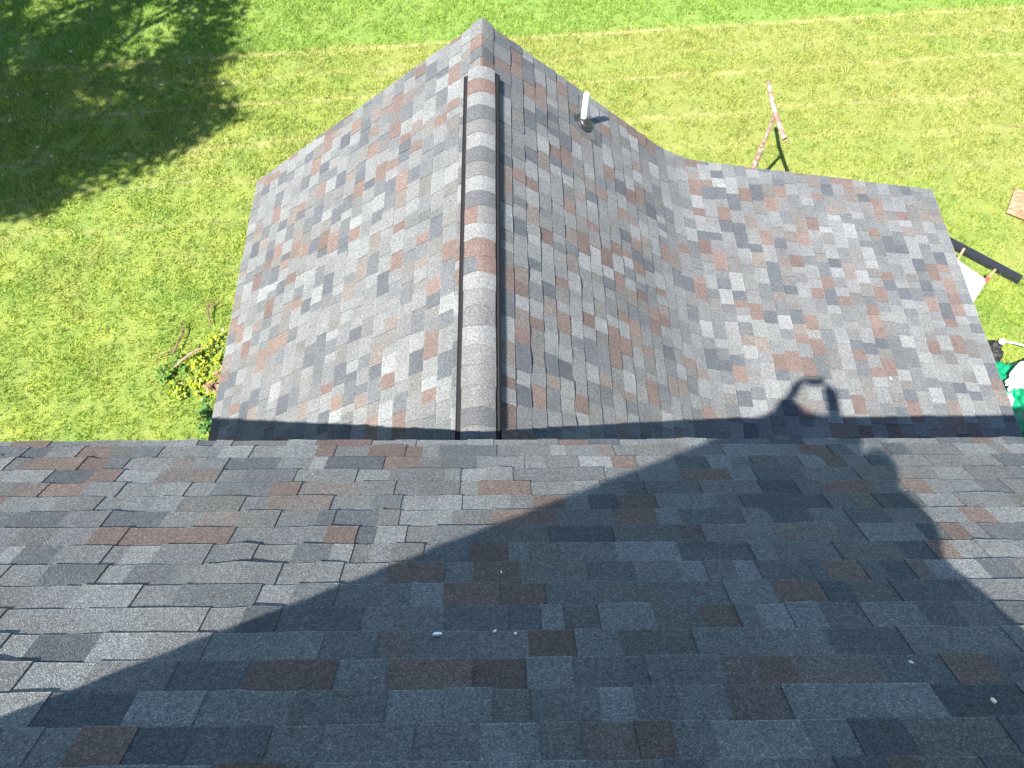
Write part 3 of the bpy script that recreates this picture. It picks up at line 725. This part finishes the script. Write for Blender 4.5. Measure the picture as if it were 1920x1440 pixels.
J = [((.46, -1.05, -.60), (.15, .12)), ((.38, -.85, -.50), (.15, .11)), ((.29, -.63, -.38), (.15, .10)), ((.255, -.55, -.27), .05), ((.24, -.49, -.20), .05),
     ((.245, -.43, -.095), .086), ((.262, -.42, -.055), .076),
     ((.054, -.38, -.044), .075), ((-.319, -.17, -.20), .052), ((-.235, -.10, -.09), .050), ((-.18, .0, .04), .042), ((-.145, .02, .065), .055),
     ((.515, -.52, -.345), .054), ((.235, -.30, -.335), .062), ((.201, -.15, -.18), .066), ((.125, -.06, .0), .058), ((.095, -.045, .055), .050),
     ((.38, -1.15, -.60), .09), ((.34, -1.52, -.60), .065), ((.38, -1.92, -.66), .045), ((.55, -1.15, -.72), .09), ((.66, -1.5, -.86), .065), ((.78, -1.88, -1.02), .045),
     ((.37, -2.0, -.72), .04), ((.79, -1.98, -1.08), .04)]
Ed = [(0, 1), (1, 2), (2, 3), (3, 4), (4, 5), (5, 6), (2, 7), (7, 8), (8, 9), (9, 10), (10, 11), (2, 12), (12, 13), (13, 14), (14, 15), (15, 16), (0, 17), (17, 18), (18, 19), (0, 20), (20, 21), (21, 22), (19, 23), (22, 24)]
# fingers: root on the palm, curled on the phone
for sgn, hnd in ((-1, 11), (1, 16)):
    base = Vector(J[hnd][0])
    for k in range(5):
        st = base + Vector((-sgn * .006, .004 - .006 * k, .022 - .014 * k)); m1 = st + Vector((-sgn * .022, .006, .012 - .006 * k)); m2 = m1 + Vector((-sgn * (.022 - .003 * abs(k - 1)), -.004, -.004))
        i0 = len(J); J += [(tuple(st), .009), (tuple(m1), .008), (tuple(m2), .0065)]; Ed += [(hnd, i0), (i0, i0 + 1), (i0 + 1, i0 + 2)]
skin('body', J, Ed, M_SKIN, man)
def sub(ids, ed, grow, name, mat):
    mp = {i: k for k, i in enumerate(ids)}
    jj = [(J[i][0], tuple(q + grow for q in (J[i][1] if hasattr(J[i][1], '__len__') else (J[i][1],) * 2))) for i in ids]
    return skin(name, jj, [(mp[a], mp[b_]) for a, b_ in ed], mat, man)
sub([0, 1, 2, 7, 8, 9, 12, 13, 14], [(0, 1), (1, 2), (2, 7), (7, 8), (8, 9), (2, 12), (12, 13), (13, 14)], .014, 'shirt', M_SHIRT)
sub([0, 17, 18, 19, 20, 21, 22], [(0, 17), (17, 18), (18, 19), (0, 20), (20, 21), (21, 22)], .014, 'trousers', M_JEAN)
bm = bmesh.new(); bmesh.ops.create_icosphere(bm, subdivisions=3, radius=.096)
for v in bm.verts: v.co = Vector((v.co.x * .95, v.co.y * 1.05, v.co.z))
for v in [v for v in bm.verts if v.co.y > .045 and v.co.z < .05]: v.co.y = .045
me = bpy.data.meshes.new('hair'); bm.to_mesh(me); bm.free(); me.materials.append(M_HAIR); hr = bpy.data.objects.new('hair', me); COL.objects.link(hr); hr.parent = man; hr.location = (.252, -.44, -.075)
for s in (-1, 1):
    hd = MB(); hd.box((.236 + s * .03, -.355, -.07), (.026, .012, .012)); hd.build('eye', M_WHITE, man)
mb = MB(); mb.quad([(.223, -.358, -.10), (.249, -.358, -.10), (.236, -.360, -.065)]); mb.quad([(.223, -.358, -.10), (.236, -.333, -.098), (.236, -.360, -.065)]); mb.quad([(.249, -.358, -.10), (.236, -.360, -.065), (.236, -.333, -.098)]); mb.build('nose', M_SKIN, man)
# phone: the lens is its corner
mb = MB(); Mc = Matrix((r, u, f)).transposed()
mb.box(Mc @ Vector((-.005, .034, -.016)), (.162, .082, .009), Mc)
ph = mb.build('smartphone', M_BLACK); ph.location = (0, 0, H); tag(ph, 'black smartphone held up in both hands over the gable ridge', 'phone')
mb = MB(); mb.box(Mc @ Vector((-.005, .034, -.0212)), (.150, .072, .001), Mc); mb.build('screen', M_PURP, ph)

S.render.resolution_x = 1024; S.render.resolution_y = 768
